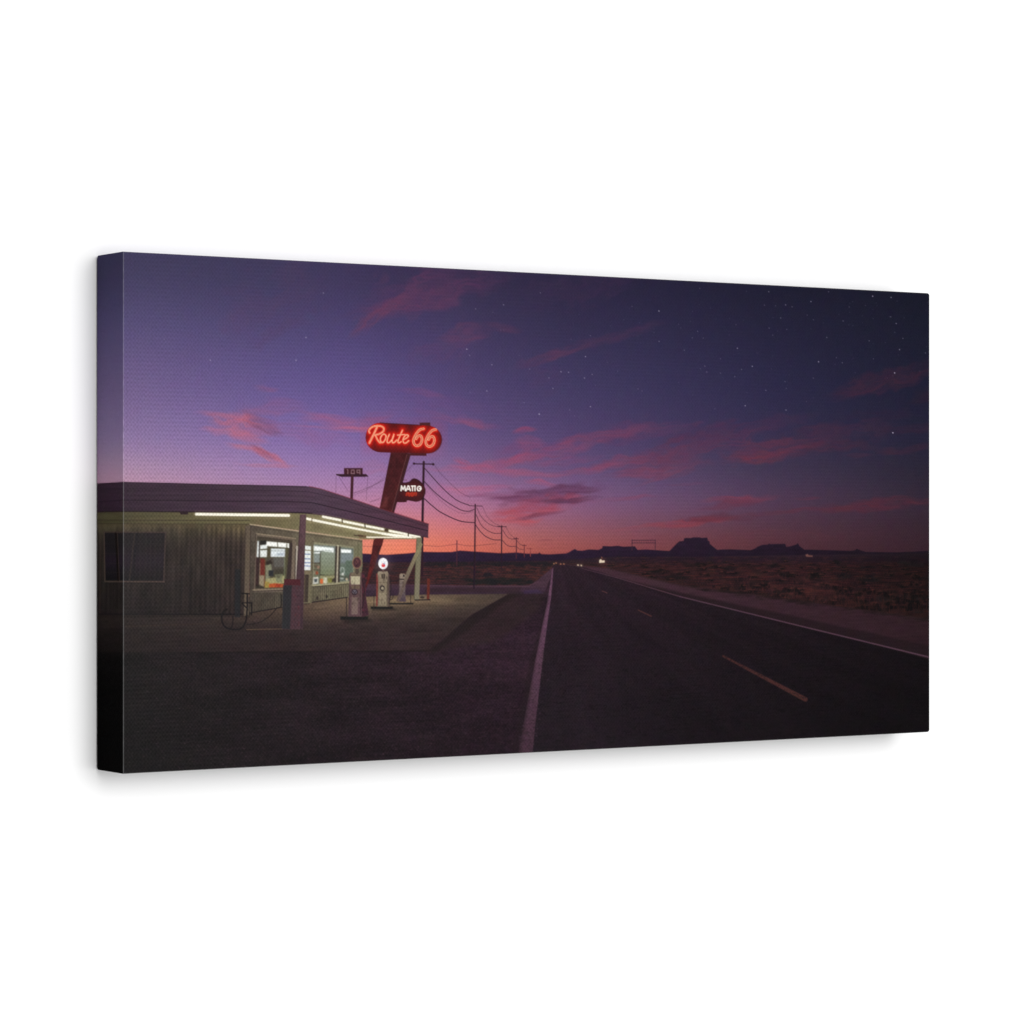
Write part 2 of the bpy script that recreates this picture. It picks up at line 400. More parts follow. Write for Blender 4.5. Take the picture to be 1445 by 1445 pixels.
poly([(779.3,803),(781,801),(780,820),(778,842),(774,870),(768,915),(757,1010),(751.5,1064),(731.5,1064),(741,1010),(756,930),(766,880),(772.5,850),(776.5,825)],
     lambda x, y: lerpc(np.clip((y - 850) / 190, 0, 1)[..., None], (98, 66, 86), (66, 44, 56)) * (.9 + .2 * fbm(x / 3, y / 3, 81, 3)[..., None]), 1, 1.2)
poly([(773,842),(776,842),(767,880),(757,930),(735,1064),(722,1064),(748,930),(764,880)], (34, 24, 28), .5, 4)
line([(850,834),(857,836.8)], 1.1, (92, 56, 56), .8)
line([(901,861),(919,869.5)], 1.6, (76, 46, 44), .8, 1, 2.2)
line([(1021,926),(1137,987)], 2.6, (72, 41, 39), .9, 1.8, 6.4)
for _ in range(70):
    t_ = rs.random(); ell(1021 + 117 * t_ + rs.gauss(0, 1.2), 925.5 + 61.5 * t_ + rs.gauss(0, 1.2), .9, .6, (30, 22, 25), .6)
for _ in range(240):
    t_ = rs.random() ** .6; ell(779 - 38 * t_ ** 1.3 + rs.gauss(0, 1 + 6 * t_), 815 + 245 * t_, .5 + 1.1 * t_, .4 + .6 * t_, rs.choice([(40,29,35),(48,34,42),(80,58,72)]), .4)
for x, y, r, c, a in [(816,797.5,1.1,(255,225,190),1),(820.6,798,1.1,(255,225,190),1),(782,795.5,.9,(220,150,110),.9),(785,794.6,.9,(210,140,100),.9),
                (791.5,796,.9,(220,150,110),.9),(796,796,.9,(220,150,110),.9)]:
    glow(x, y, r * 2.2, r * 1.8, c, a * .2); ell(x, y, r * .8, r * .8, c, a * .8)
glow(850, 792, 5, 3.5, (170, 110, 80), .3)
poly([(846,790.5),(848.5,789),(849.5,791),(853.5,791),(853.5,793.8),(846,794.4)], (240, 222, 196), .9)
line([(849.5,788),(849.5,786)], .8, (220,140,100), .6)
poly([(1137,783),(1140,781.8),(1142,784),(1147,784),(1147,786),(1138,785.5)], (130, 88, 78), .7, 1.4); glow(1142, 784.5, 4, 2, (130, 80, 66), .25)

# ---- gantry sign far off
G = (62, 36, 50)
line([(892,762.5),(925.5,762.5)], .9, G, .9); line([(892,766.3),(925.5,766.3)], .9, G, .9)
line([(892.3,762),(892.3,777)], 1, G, .9); line([(925,762),(925,777)], 1, G, .9)
for k in range(11): line([(893 + k * 3.2, 762.5), (893 + k * 3.2, 766.3)], .5, G, .5)

# ---- utility line
wc = (48, 26, 42)
def wire(p, a=.8, w=.85): line(p, w, wc, a, 1, smooth=True)
wire([(599.3,660.8),(612,675),(628,692),(645,706),(662,713)], .9, 1.1)
wire([(599,679.5),(612,693),(628,706.4),(649,719),(661,721.5),(669,719)], .9, 1.1)
wire([(598,703),(611,714.5),(624,724),(649,735.2),(670,737.6)], .95, 1.3)
wire([(612.8,655.6),(622,668),(634.6,681),(650,695),(664,702)], .35)
wire([(600,682),(625,709),(650,724),(668,722)], .25)
wire([(673,716.6),(678,727),(685.7,736),(696,742),(707.5,743.8)], .6)
wire([(672.4,726.3),(678,739),(685.7,747),(697,752.5),(707.5,752.5)], .8)
wire([(671.7,741.3),(678,750),(685.7,757),(696,761.5),(706.3,762)], .9, 1)
wire([(681,714.5),(688,729),(697,738),(706,742)], .35)
wire([(710,748),(714,755),(719.6,760),(728,761)], .6); wire([(709.4,762.7),(714,768),(719.6,771),(728,771)], .75)
wire([(714,744),(720,754),(728,760)], .35); wire([(730,763),(734,768),(740,770)], .5); wire([(730,772),(734,775),(740,775.5)], .5)
wire([(499.6,696),(520,688),(541,678)], .4); wire([(499,699),(520,690),(543,674)], .25); wire([(522,708.5),(530,706),(536,703)], .35)
wire([(575,665),(583,655)], .35); wire([(599,769.7),(620,771),(645,767.5)], .35); wire([(645,767.5),(665,770.5),(700,767)], .35)
wire([(506,770.5),(526,771.5)], .3)
def upole(x0, x1, yt, yb, w, arm=None, ya=None, c=(50, 26, 38)):
    line([(x0, yt), (x1, yb)], w, c, 1, 1, w * 1.15)
    if arm: line([(arm[0], ya), (arm[1], ya + .4)], max(.9, w * .5), c, 1)
upole(598.2, 595.8, 652, 762, 3.1, (583.5, 612.5), 654.6)
ell(584.5, 654.2, 1.4, 1.6, (50,26,38)); ell(611.5, 655.2, 1.5, 1.8, (50,26,38))
upole(596.5, 595.5, 757, 812, 2.6, c=(44, 24, 34))
upole(670.9, 670, 712, 812, 1.8, (662.3, 680.5), 713.8); line([(670,780),(669,830)], 2.2, (34,22,34), .8)
upole(708.2, 707.9, 742, 793, 1.5, (702.6, 714.8), 743); line([(708,781),(708,802)], 1.6, (36,22,36), .7)
upole(729, 728.8, 759, 788, 1.2, (725.2, 732), 760, (74, 36, 46))
upole(740.2, 740.1, 769, 786, 1.1, (737, 743), 769.6, (96, 44, 52))
upole(748.8, 748.8, 773.6, 785, .9, (744, 751), 774, (130, 60, 60))
upole(645, 644.8, 763, 798, 1.1, c=(70, 36, 48))

# ---- leaning pylon of the neon sign
def pyl(x, y):
    n = fbm(x / 4, y / 7, 83, 3)[..., None]
    t = np.clip((y - 645) / 80, 0, 1)[..., None]
    return lerpc(t, (62, 23, 27), (72, 28, 30)) * (.8 + .4 * n)
poly([(552,636),(579.5,640),(555,725),(535,720),(536.5,714)], pyl)
poly([(574,641),(580,641),(556,725),(552,724)], (60, 28, 32))
line([(574.5,642),(567,668),(553,722)], .7, (128, 78, 74), .7)
poly([(543,702),(549,701),(545,716),(539,715)], (128, 66, 62), .4, 4)
poly([(529,752),(543.5,752),(539,770),(529,799),(519,825),(516,832),(513,832),(516.5,826),(522,797),(526,770)], pyl)
poly([(543,752),(539,770),(530,795),(533,780),(538,756)], (52, 24, 28), .7)
poly([(522,801),(527,799),(519,823),(516,826)], (108, 38, 34), .6, 2.5)
# capsule
cap = []
for k in range(13): a = math.pi / 2 + math.pi * k / 12; cap.append((537.2 + 21.2 * math.cos(a), 617.3 - 21 * math.sin(a) * -1 if 0 else 617.3 - 20.8 * math.sin(a)))
for k in range(13): a = -math.pi / 2 + math.pi * k / 12; cap.append((603.3 + 20 * math.cos(a), 620.2 - 19.6 * math.sin(a)))
poly([(592.4,596.5),(607.4,596.2),(607.4,603),(592.4,602)], (58, 30, 34))
poly([(579,638),(602,639),(602,643.4),(579,643)], (62, 22, 26))
poly([(x + .9, y + .4) for x, y in cap], (64, 26, 36))
poly(cap, (70, 16, 20))
lt = lambda L: [(500 + a / 9.633, 580 + b / 9.633) for a, b in L]
letters = [
 (lt([(208,298),(202,262),(240,220),(312,202),(382,214),(404,250),(382,290),(325,318),(272,326)]), 2.6),
 (lt([(312,214),(268,310),(206,436)]), 2.8),
 (lt([(286,326),(312,382),(345,428),(372,424)]), 2.5),
 (lt([(405,312),(372,335),(355,385),(368,428),(398,422),(425,380),(432,335),(405,312)]), 2.0),
 (lt([(478,318),(450,385),(452,430),(482,425),(520,380),(540,318)]), 2.0),
 (lt([(540,318),(516,390),(520,430),(548,425),(580,395)]), 2.0),
 (lt([(656,262),(620,345),(596,405),(604,434),(640,418)]), 2.0),
 (lt([(588,328),(690,320)]), 1.8),
 (lt([(662,392),(712,368),(736,340),(722,324),(690,338),(664,390),(674,432),(704,434),(742,404)]), 2.0)]
six = [(942,242),(890,258),(838,322),(806,400),(820,456),(860,474),(902,448),(922,392),(908,342),(874,340),(842,378)]
letters.append((lt(six), 3.5)); letters.append((lt([(a + 168, b + 10) for a, b in six]), 3.5))
letters = [(spline(p, 6), w) for p, w in letters]
sl = box(514, 594, 626, 644)
dmin = np.full(PX[sl].shape, 99., np.float32)
for p, w in letters: dmin = np.minimum(dmin, line_d(p, w, w, PX[sl], PY[sl]))
inside = np.clip(.5 - sd_poly(PX[sl], PY[sl], cap) / 1.2, 0, 1)
mix(sl, np.exp(-np.clip(dmin, 0, 99) / 6.0) * inside * .96, (206, 20, 10))
mix(sl, np.exp(-(np.clip(dmin, 0, 99) / 1.5) ** 2) * inside * .7, (226, 44, 26))
mix(sl, np.exp(-((np.clip(dmin, 0, 99)) / 14) ** 2) * (1 - inside) * .12, (235, 60, 60))
mix(sl, np.clip(.5 - (dmin + .22) / .9, 0, 1), (248, 180, 142))
for p, w in letters[-2:]: line(p, 1.2, (176, 48, 34), .85, .7)
for p, w in letters[:3]: line(p, .6, (226, 110, 80), .8)
line([(537,597),(595,600)], 1.2, (52, 22, 28), .7)

# price board
poly([(485.5,660.5),(512,660.5),(512,670),(485.5,670)], (62, 28, 36))
poly([(474.3,669),(512,669),(517,669),(520,672.4),(514,673),(482,673),(474.5,670.6)], (50, 26, 36))
line([(497.3,672),(496.2,705)], 4, (66, 30, 38))
for p in ([(490,663),(491,663),(491,668.6)], [(496,663.5),(499.8,663.3),(500.2,668.3),(495.8,668.3),(496,663.5)],
          [(508,668.8),(508,663.3),(504,663.6),(504,667),(508,667.2)]):
    line(p, 1.1, (160, 126, 132), .85)
for p in ([(474.5,672),(474,697)], [(479,673),(491,693)], [(519,673),(517,706)], [(483,673),(483.5,675)], [(514.5,673),(514.5,675)]): line(p, .7, wc, .35)
# hanging sign
blob = spline(lt([(560,1240),(612,1100),(648,985),(690,978),(752,962),(785,930),(820,920),(870,940),(922,985),(958,1045),(966,1100),(948,1160),(912,1212),(850,1234),(790,1226),(722,1216),(700,1240),(560,1240)]), 5)
poly(blob, (60, 22, 26)); line(blob[8:60], 1, (40, 18, 24), .8); poly([(x * .9 + 57.5, y * .86 + 98.6) for x, y in blob[24:66]], (72, 24, 28), .5, 2)
line(lt([(675,940),(712,940)]), .8, (70, 36, 50), .8)
wht = (250, 246, 236)
glow(581, 689, 15, 5, (150, 60, 50), .3)
for p in ([(636,1083),(644,1020),(664,1068),(688,1020),(696,1083)], [(706,1083),(732,1020),(742,1020),(764,1083)], [(716,1062),(756,1062)],
          [(778,1022),(832,1020)], [(792,1022),(792,1083)], [(826,1022),(826,1083)],
          [(884,1024),(862,1036),(856,1058),(868,1082),(892,1082),(908,1060),(904,1034),(884,1024)], [(886,1054),(908,1056)]):
    line(lt(p), 1.75, wht, 1, .9)
for p in ([(706,1150),(716,1112),(738,1112),(730,1150)], [(740,1118),(760,1116),(748,1158)], [(772,1150),(778,1112),(800,1110),(796,1156),(774,1154)], [(812,1148),(818,1112),(846,1114),(838,1148)]):
    line(lt(p), 1.1, (226, 74, 40), .85)
glow(580.5, 697.6, 9, 3, (190, 40, 25), .5)

# ---- station building: side wall, wrap part first
def wall1(x, y):
    ph = (x - (y - 800) * -.02) / 7.0
    st = np.cos(ph * 2 * np.pi)
    st = (np.sign(st) * np.abs(st) ** .6)[..., None]
    n = fbm(x / 9, y / 30, 85, 3)[..., None]; n2 = fbm(x / 2, y / 3, 86, 2)[..., None]
    up = np.exp(-((y - 738) / 17) ** 2)[..., None]
    r = np.clip((x - 240) / 110, 0, 1)[..., None]
    low = np.clip((y - 760) / 106, 0, 1)[..., None]
    c = lerpc(low, (52, 44, 40), (35, 29, 29)) + r * np.array([9, 6, 5.]) + up * (np.array([24, 23, 12.]) + r * np.array([14, 14, 5.]))
    return c * (.68 + .5 * n + .12 * n2) * (1 + .095 * st * (.5 + r))
poly([(130,739),(353,739),(345,867),(130,867)], wall1)
def soffit(x, y):
    r = np.clip((x - 180) / 190, 0, 1)[..., None]
    return lerpc(r, (76, 70, 50), (112, 103, 72)) * (.92 + .16 * fbm(x / 30, y / 4, 87, 3)[..., None])
poly([(130,721),(430,723),(432,741),(353,740.5),(130,740)], soffit)
for yy, a in ((733.8, .75), (739, .85)): line([(130, yy), (240, yy + .4), (352, yy + .6)], 1.1, (54, 44, 36), a)
poly([(130,739.5),(352,740.5),(352,745),(130,744)], (84, 72, 54), .45, 2)
# big dark window of the side wall
fr = (82, 66, 60)
poly([(146,750),(234.5,750.5),(231.5,821.5),(148,821)], (60, 48, 46))
poly([(147.5,751.5),(232.5,752),(230,819.5),(149,819.5)], lambda x, y: lerpc(np.clip((y - 755) / 60, 0, 1)[..., None], (32, 28, 30), (22, 20, 22)) + np.exp(-(((y - 792) / 16) ** 2))[..., None] * np.array([10, 4, 12.]))
line([(163.5,752),(167,820)], 3, (22, 16, 16), 1); line([(165.5,752),(168.5,820)], 1, (70, 54, 50), .7)
line([(190,752),(182.5,820)], 2, (50, 42, 40), .9); line([(193.5,752),(187,819)], 3, (24, 22, 26), .8)
line([(146,751),(234,751.5)], 1.2, (70,56,50), .8); line([(234,751),(231.3,821)], 1.3, (66,54,50), .8); line([(147,751),(148,821)], 1.3, fr, .8)
line([(148,820.6),(232,821)], 1.5, fr, .9); line([(148,823),(232,823.4)], 1.2, (30,24,26), .6)
line([(139,752),(139,866)], .9, (26,18,20), .6); line([(142,752),(141,866)], .9, (70,50,46), .5)
for x in (150,155,160,166,171): line([(x,824),(x,865)], .8, (24,17,20), .6)
line([(268,770),(268,866)], 1.4, (34,28,32), .35); line([(258,790),(256,855)], 1.6, (32,28,32), .4)
line([(232,824),(231,866)], 1.6, (32,26,30), .5)
line([(130,866.8),(352,867)], 2, (22,18,20), .9, 1.4)
poly([(130,868),(352,868),(352,871),(130,872)], (34, 28, 26), .5, 2)
for i, x in enumerate((199, 206, 213, 220, 226)): line([(x, 753), (x - 1.5, 819)], 2.2, (50, 43, 42), .28 + .08 * (i % 2), 2)
for yy in (767, 781, 795, 808): line([(148, yy), (232, yy + .4)], 1, (52, 44, 43), .3)
poly([(174,752),(232,752),(230,820),(174,820)], (50, 42, 41), .28, 3)
# corner post and front wall
def wall2(x, y):
    r = np.clip((x - 353) / 120, 0, 1)[..., None]
    n = fbm(x / 8, y / 12, 88, 3)[..., None]
    low = np.clip((y - 765) / 90, 0, 1)[..., None]
    return lerpc(r, (80, 70, 61), (116, 108, 86)) * (.78 + .4 * n) * (1 - .14 * low)
poly([(352,740),(432,751),(511.5,762),(511.5,800),(506,842),(490,843.5),(430,851.5),(398,857),(352,865)], wall2)
def soff2(x, y):
    r = np.clip((x - 355) / 110, 0, 1)[..., None]
    return lerpc(r, (100, 90, 64), (130, 121, 90)) * (.9 + .2 * fbm(x / 14, y / 4, 89, 3)[..., None])
poly([(353,728),(428,721),(445,722),(470,727),(541,741),(597,755),(590,761),(511.5,761.5),(432,750),(353,739.5)], soff2)
poly([(440,739),(500,752),(506,759),(440,747)], (104, 94, 68), .35, 4)
line([(353,740),(400,746.5),(432,751),(511,761.2)], 1.7, (176, 158, 128), .9)
line([(353,743),(432,754),(511,764)], 1.2, (70, 60, 50), .6)
poly([(346.5,742),(353.5,742),(351,868),(344,869)], (94, 81, 68)); line([(354,742),(351.5,866)], 1, (56,46,42), .9); line([(347,746),(344,868)], 1, (66,56,50), .8)
for k in range(14):
    x = 356.5 + k * 3.1; line([(x, 840), (x - .2, 863 - (x - 356) * .15)], .9, (56, 47, 44), .65)
for k in range(17):
    x = 443 + k * 3.0
    if x < 491: line([(x, 828 - (x - 443) * .07), (x, 849 - (x - 443) * .12)], .9, (70, 62, 52), .6); line([(x + 1.4, 828), (x + 1.4, 848 - (x - 443) * .12)], .9, (134,126,102), .35)
line([(352,838.5),(400,838)], 1, (62,52,46), .7)
line([(352,864.8),(398,857)], 1.4, (34,27,28), .9); line([(428,851.6),(490,843)], 1.5, (44,34,34), .95)
for x, y in [(461,842),(448,844)]: ell(x, y, 1.6, 2.4, (48,40,38), .9)
line([(467,835),(481,832)], .8, (74,66,56), .6); line([(466,840),(484,838)], .7, (74,66,56), .5); line([(481,829),(482,837)], .9, (60,50,44), .7)
# window 1
poly([(361,752.5),(417,759.5),(414,835),(357.5,836)], (104, 90, 78)); line([(361,753),(417,760)], 1.8, (138,122,102), .95)
line([(361,753),(357.5,834)], 1.2, (64,54,48), .9); poly([(363,756.5),(412.5,762.5),(409,829),(360.5,831)], (66,57,48), .9)
poly([(364,762),(409,766),(402.5,829.5),(360.5,830.5)], (78, 72, 54))
poly([(409,766),(413,766),(410.5,816),(404,820)], (58,46,44))
line([(357,832.5),(402,831)], 1.8, (132,116,96), .9); line([(357,834.8),(401,833)], 1, (50,40,38), .8)
W_ = (240, 246, 244)
poly([(363.5,763.5),(366.8,763.5),(365.5,786),(362.3,786)], W_); poly([(367.5,769.5),(377,768.5),(377,774),(367,775)], W_, .95)
poly([(367,776.5),(377,776),(376.5,786),(367,786)], (226,230,226)); poly([(367,763),(376.5,762.5),(375.5,768.5),(367,769)], (40,38,36))
poly([(376.3,764),(391.3,765.3),(391.3,771.7),(375.8,770.5)], (250,250,244)); poly([(392.3,765.3),(408,767),(408,773),(392.3,771.8)], (250,250,244))
poly([(382.5,774),(402.5,774.5),(402,786),(382,785.8)], (224,230,232)); line([(382,777.3),(402,777.6)], .8, (140,146,142), .9); poly([(391,781),(401,780),(401,784),(390,784)], (156,166,178), .7, 2)
line([(366,764),(365,826)], 1.6, (40,30,30), .9); poly([(361.5,787),(366,787),(364.5,828),(360.6,828)], (56,38,38))
poly([(367.5,788),(373.5,788),(373.5,812),(366.5,812)], (104,42,36), .95); line([(367,795),(366.5,815)], 1, (170,150,130), .7)
poly([(366,812),(373.5,812),(372.5,827.5),(365.5,827.5)], (142,128,104)); line([(374,790),(373,828)], .9, (120,60,40), .8)
poly([(376,788),(402,787),(401.5,808),(376,808)], (78,70,62)); poly([(386,787),(402,787),(402,800),(387,800)], (96,92,88), .8)
poly([(375,798),(382,795),(384,803),(380,816),(375,818)], (136,136,110), .85); poly([(375,793),(382,790),(385,795),(376,798)], (46,36,32), .9)
poly([(379,805),(386,804.5),(386,813),(379,813)], (44,44,46)); poly([(387,803),(402,803),(402,810),(388,812)], (62,56,46), .8)
poly([(375,817),(388,815),(401.5,812),(401.5,823),(375,826)], (158,150,106)); poly([(388,811),(399,810),(398,822),(390,822)], (122,124,96), .8)
ell(393,814,3.2,2.4,(92,88,70),.8); poly([(374,820),(381,822),(380,829.5),(373.5,829.5)], (152,130,66))
poly([(380,824),(388,823),(402,824.5),(402,828.8),(379.5,829)], (178,82,44)); poly([(389,824),(396,824),(396,828.5),(389,828.5)], (150,52,34), .8)
poly([(360.5,826),(366,825),(372,828),(372,830),(360.5,830)], (40,34,30), .7)
line([(401.8,786),(401,829)], 1, (128,136,104), .9); line([(405,768),(402.5,822)], 1.5, (88,84,62), .8)
# doorway strip
poly([(413,763),(418,764),(417,818),(412,818)], (112, 98, 84)); poly([(418,770),(421.5,771),(420.5,818),(417,818)], (182, 172, 158), .85)
line([(417,775),(416,830)], .9, (50,42,38), .9)
# shop front right of the post
poly([(428,757),(441,759),(438.5,851),(426,852)], (110,101,80))
poly([(430.5,770),(439,771),(438,804.5),(429.5,804.5)], (228,232,228)); poly([(430.5,775.5),(439,776),(439,777.5),(430.5,777)], (150,140,116))
for yy in (782,788.6,794,798.6): line([(430,yy),(437.5,yy+.2)], 1.2, (88,108,160), .9)
poly([(429,806),(438,806),(437,810),(429,810)], (120,106,84)); poly([(429.5,811),(436,811),(434.5,850),(428.5,850)], (62,52,46)); line([(430.5,812),(429.5,849)], 1.3, (104,86,66), .6)
line([(441,764),(438.8,850)], 2.4, (104,96,76), 1); line([(442.6,764),(441,826)], 1.1, (66,60,50), .9)
poly([(442.5,765),(500,771.5),(499,822),(492,823.5),(441,827.5)], (138,134,108))
poly([(443.5,768),(474,771),(473,822),(442.5,825)], (104,106,86)); poly([(480,772),(499,774),(498,819),(479,821)], (104,112,104))
poly([(443.5,768.5),(474,771),(474,781),(443.5,781)], (122,130,122))
poly([(453,778),(473,779),(472.5,811),(452.5,811)], lambda x, y: lerpc(np.clip((y - 778) / 34, 0, 1)[..., None], (140,148,134), (116,120,92)))
poly([(443,770.5),(471,773.3),(471,779.6),(456,778),(443,777)], (246,250,246)); line([(459,776.6),(468,777.8)], .8, (120,130,120), .8)
poly([(443,778),(451.8,778.6),(451.5,781.4),(443,781)], (236,240,238)); poly([(443,781.5),(451.5,782),(451,794),(443,794)], (132,140,134))
line([(443,779),(457,777.4)], .9, (56,58,52), .8); line([(452.3,780),(451.5,812)], 1.1, (64,62,50), .9)
line([(442.5,794.6),(451.5,794.6)], 1.1, (60,48,40), .9); line([(442.5,804),(451.5,804.4)], 1.1, (74,58,46), .9)
ell(446,799,2.4,2.2,(96,84,68)); ell(449.5,800.5,1.8,2.2,(150,120,100)); ell(447,808.5,2.4,2.6,(138,72,50)); ell(444,808,1.6,3,(128,120,100))
line([(452,811.4),(457,811.6)], 1.4, (50,46,40), .9)
poly([(452,812),(473,812),(472,822),(452,824)], (140,136,100)); poly([(451.8,817),(456,817),(456,824),(451.8,824)], (206,104,58)); poly([(456.5,815),(461.5,815),(461.5,823),(456.5,824)], (196,192,168))
poly([(463,816),(469,816),(469,822),(463,822)], (120,118,62)); poly([(469,817),(474,815),(474,821),(468,821.5)], (52,44,40), .9); line([(457,813),(470,812)], 1.2, (108,106,80), .8)
poly([(442,815),(449.3,814),(449.3,823.5),(441.5,824.5)], (206,204,192)); poly([(443.5,817),(447.8,816.6),(447.8,821.4),(443.5,821.8)], (70,76,80))
poly([(473.5,770.5),(480.8,771.2),(479.6,821.5),(472,822.5)], (58,50,44)); line([(477.2,770),(475.6,822.5)], 1.7, (206,196,170), 1)
poly([(481.3,775),(495.8,776),(495.6,780.4),(481.3,780)], (248,250,248)); poly([(481,781),(498,781),(498,794),(480.5,794)], (124,132,134), .9, 3)
poly([(488,791),(498,791),(498,812),(487,812)], (88,102,88), .9, 2); poly([(480,797),(488,797),(487,813),(480,812)], (98,110,96), .8, 3)
line([(480.6,806),(482,801),(485,802),(486,808)], 1.1, (190,198,190), .8, smooth=True); ell(484,810,1.6,1.8,(206,206,198)); line([(480.5,810.5),(486,812.5)], 1, (210,206,190), .7)
line([(480,818),(497,817)], 1.6, (58,58,52), .8); poly([(480,813),(498,811.5),(497,817),(480,818)], (76,80,68), .9); poly([(480,815),(486,815.5),(485,817.5),(480,818)], (170,174,166), .9)
ell(489.5,817.5,1.6,1.8,(196,176,150)); line([(441,825.8),(475,823.8),(492,821.8)], 2.2, (156,148,118), 1); line([(441,828.2),(492,823.8)], 1, (58,50,44), .8)
poly([(499.5,771),(511.5,765),(511.5,800),(505,803),(499.5,803)], (112,108,84)); line([(505.5,765),(505,803)], 1, (92,88,66), .8)

wi = box(358, 762, 404, 830, 0); IM[wi] = blur1(IM[wi], 2)      # panes: soft contents
wi = box(442, 769, 499, 823, 0); IM[wi] = blur1(IM[wi], 2)

# ---- canopy fascia
top = [(130,682.4),(137,682.2),(174,680),(240,681.4),(300,683),(400,685),(432,686),(444,688),(453.6,690.2),(470,695.5),(495.8,703.8),(535,717),(570,728.5),(605,739.4)]
bot = [(604.4,758.6),(594.6,757.4),(541,744.4),(504,735.8),(482.7,731.6),(456,727),(440,724.6),(420,723.6),(300,722.6),(174,721.6),(130,723)]
def fas(x, y):
    n = fbm(x / 40, y / 3, 95, 3)[..., None]
    t = np.clip((x - 150) / 290, 0, 1)[..., None]; u = np.clip((x - 460) / 140, 0, 1)[..., None]
    c = lerpc(t, (50, 35, 47), (78, 58, 74)); c = c * (1 - u) + np.array([82, 50, 64.]) * u
    return c * (.87 + .22 * n)
poly(top + bot, fas)
line([(130,709),(174,706),(300,707),(400,707.6),(440,709.2),(491,721.4),(604,749)], 1.3, (36, 24, 34), .85)
line([(130,691),(174,689),(300,691),(400,692.5),(436,694),(480,704),(604,743.5)], 1, (44, 31, 42), .6)
for yy in (698, 715): line([(130,yy+2),(300,yy),(430,yy+2),(604,yy+42)], 1, (48,34,46), .25)
line([(130,683.4),(174,681),(300,684),(432,687)], 1.2, (44,28,40), .6)
line([(437,686.5),(453.6,690),(495.8,703.6),(535,716.8),(605,739.2)], 1.3, (112, 42, 52), .6)
line([(130,722.4),(174,721.6),(420,723.6),(440,724.6)], 1.6, (34,22,28), .9)
poly([(253,722),(266,722),(265,726),(255,726)], (44,30,34))
line([(430,724),(456,727.2),(504,736),(541,744.6),(604,758.8)], 1.2, (58,38,46), .7)
# tubes
F = (255, 250, 232)
def tube(p, w, w1=None, a=1):
    line(p, w * 2.4, (255, 226, 170), .1, 4, None if w1 is None else w1 * 2.4); line(p, w, F, a, 1.1, w1)
tube([(277,725.6),(407.5,727.4)], 3.8)
tube([(433.5,732),(439,733.2)], 3.3); tube([(442,734),(500,745.6),(560,756.6)], 3.3, 2.6)
tube([(456,729.2),(481.5,734.4)], 3.2); tube([(485,735.8),(513.5,741.6)], 3.1); tube([(517,742.4),(541,747)], 3)
tube([(550,749.3),(574.5,754)], 3); tube([(578,755),(592.5,757.8)], 2.4); line([(518,758.2),(592,758.6)], 2, (255,246,224), .9)
line([(540,753),(580,758)], 3.2, F, 1); poly([(505,754),(517,755.5),(517,759),(507,758.6)], (104,84,62)); line([(500,755.4),(512,756.4)], 1.3, (60,46,40), .9)
rect(543,746.5,548,750, (60,44,34), .9); line([(507,760.4),(592,760.2)], .9, (150,96,66), .7)
# redraw the pylon where it shows in front of the light rows
poly([(529.3,759.6),(542,759.6),(539.3,770),(526,770)], (82, 32, 32))

# posts
poly([(423.5,726),(432.3,726),(430,790),(427.4,888),(413,888),(419,800)], lambda x, y: lerpc(np.clip((y - 726) / 150, 0, 1)[..., None], (92,66,72), (62,44,50)) * (.85 + .3 * fbm(x / 2, y / 6, 97, 3)[..., None]))
line([(424,727),(417,860)], .9, (54,40,42), .7)
poly([(401,817),(424,817.5),(424,827),(400.5,826)], (74, 34, 40)); poly([(400.5,825.5),(423,826),(424,888),(398,888)], (72, 50, 56))
poly([(399.5,826),(412,826),(409.5,888),(398,887)], (42, 41, 44), .95, 1.6)
for _ in range(26): ell(rs.uniform(413,423), rs.uniform(830,886), 1.1, 1.6, rs.choice([(92,42,48),(44,34,38),(84,48,54)]), .4)
poly([(588,758.5),(595.5,758.5),(591.5,846.5),(584.5,846.5)], lambda x, y: lerpc(np.clip((y - 760) / 85, 0, 1)[..., None], (116,110,88), (122,114,94)))
line([(588,762),(584.7,846)], .9, (76,72,54), .8)
poly([(593,765),(596.8,768),(573,822),(562,848),(559.5,848),(569,818)], lambda x, y: lerpc(np.clip((y - 775) / 60, 0, 1)[..., None], (132,122,92), (92,74,70)))
# pumps
def pbase(x0, x1, y, h=2.6): poly([(x0,y),(x1,y-.2),(x1-1,y+h),(x0+1,y+h)], (26, 25, 26), .95, 1.4)
pbase(480,520,870,4.6); poly([(484,874),(522,873),(528,878),(486,880)], (30,24,25), .5, 4); poly([(524,859),(556,858),(560,861),(526,862)], (30,26,24), .5, 3); line([(489.2,843),(489,872)], 1.1, (40,32,34), .95)
poly([(510,808),(515,810),(517,845),(520.5,868),(510,871)], (66, 38, 48)); 
for _ in range(16): ell(rs.uniform(511,518), rs.uniform(812,866), 1.3, 2, rs.choice([(96,40,50),(40,28,34)]), .5)
poly([(493.3,810),(495,808),(509.5,808),(510.6,811),(511,870),(491.5,870)], lambda x, y: lerpc(np.clip((y - 810) / 60, 0, 1)[..., None], (98,74,74), (90,66,70)) * (.88 + .24 * fbm(x / 2, y / 5, 99, 3)[..., None]))
poly([(495,808.5),(509,808.5),(509,813),(495,813)], (112,98,82)); poly([(495,813.3),(508.3,813.3),(508,824.8),(495.3,824.8)], (182,172,144)); line([(501,815),(501,823)], .8, (140,128,104), .6); line([(496,820),(507,820)], .6, (140,128,104), .5)
poly([(495.5,826),(508,826),(508,831),(495.5,831)], (104,86,72)); ell(500.6,835.6,4.6,4.4,(52,38,44)); ell(500.6,835.2,3.2,3,(104,96,104)); line([(498.4,834),(500.6,837.6),(503,833.6)], 1.1, (44,34,42), .9)
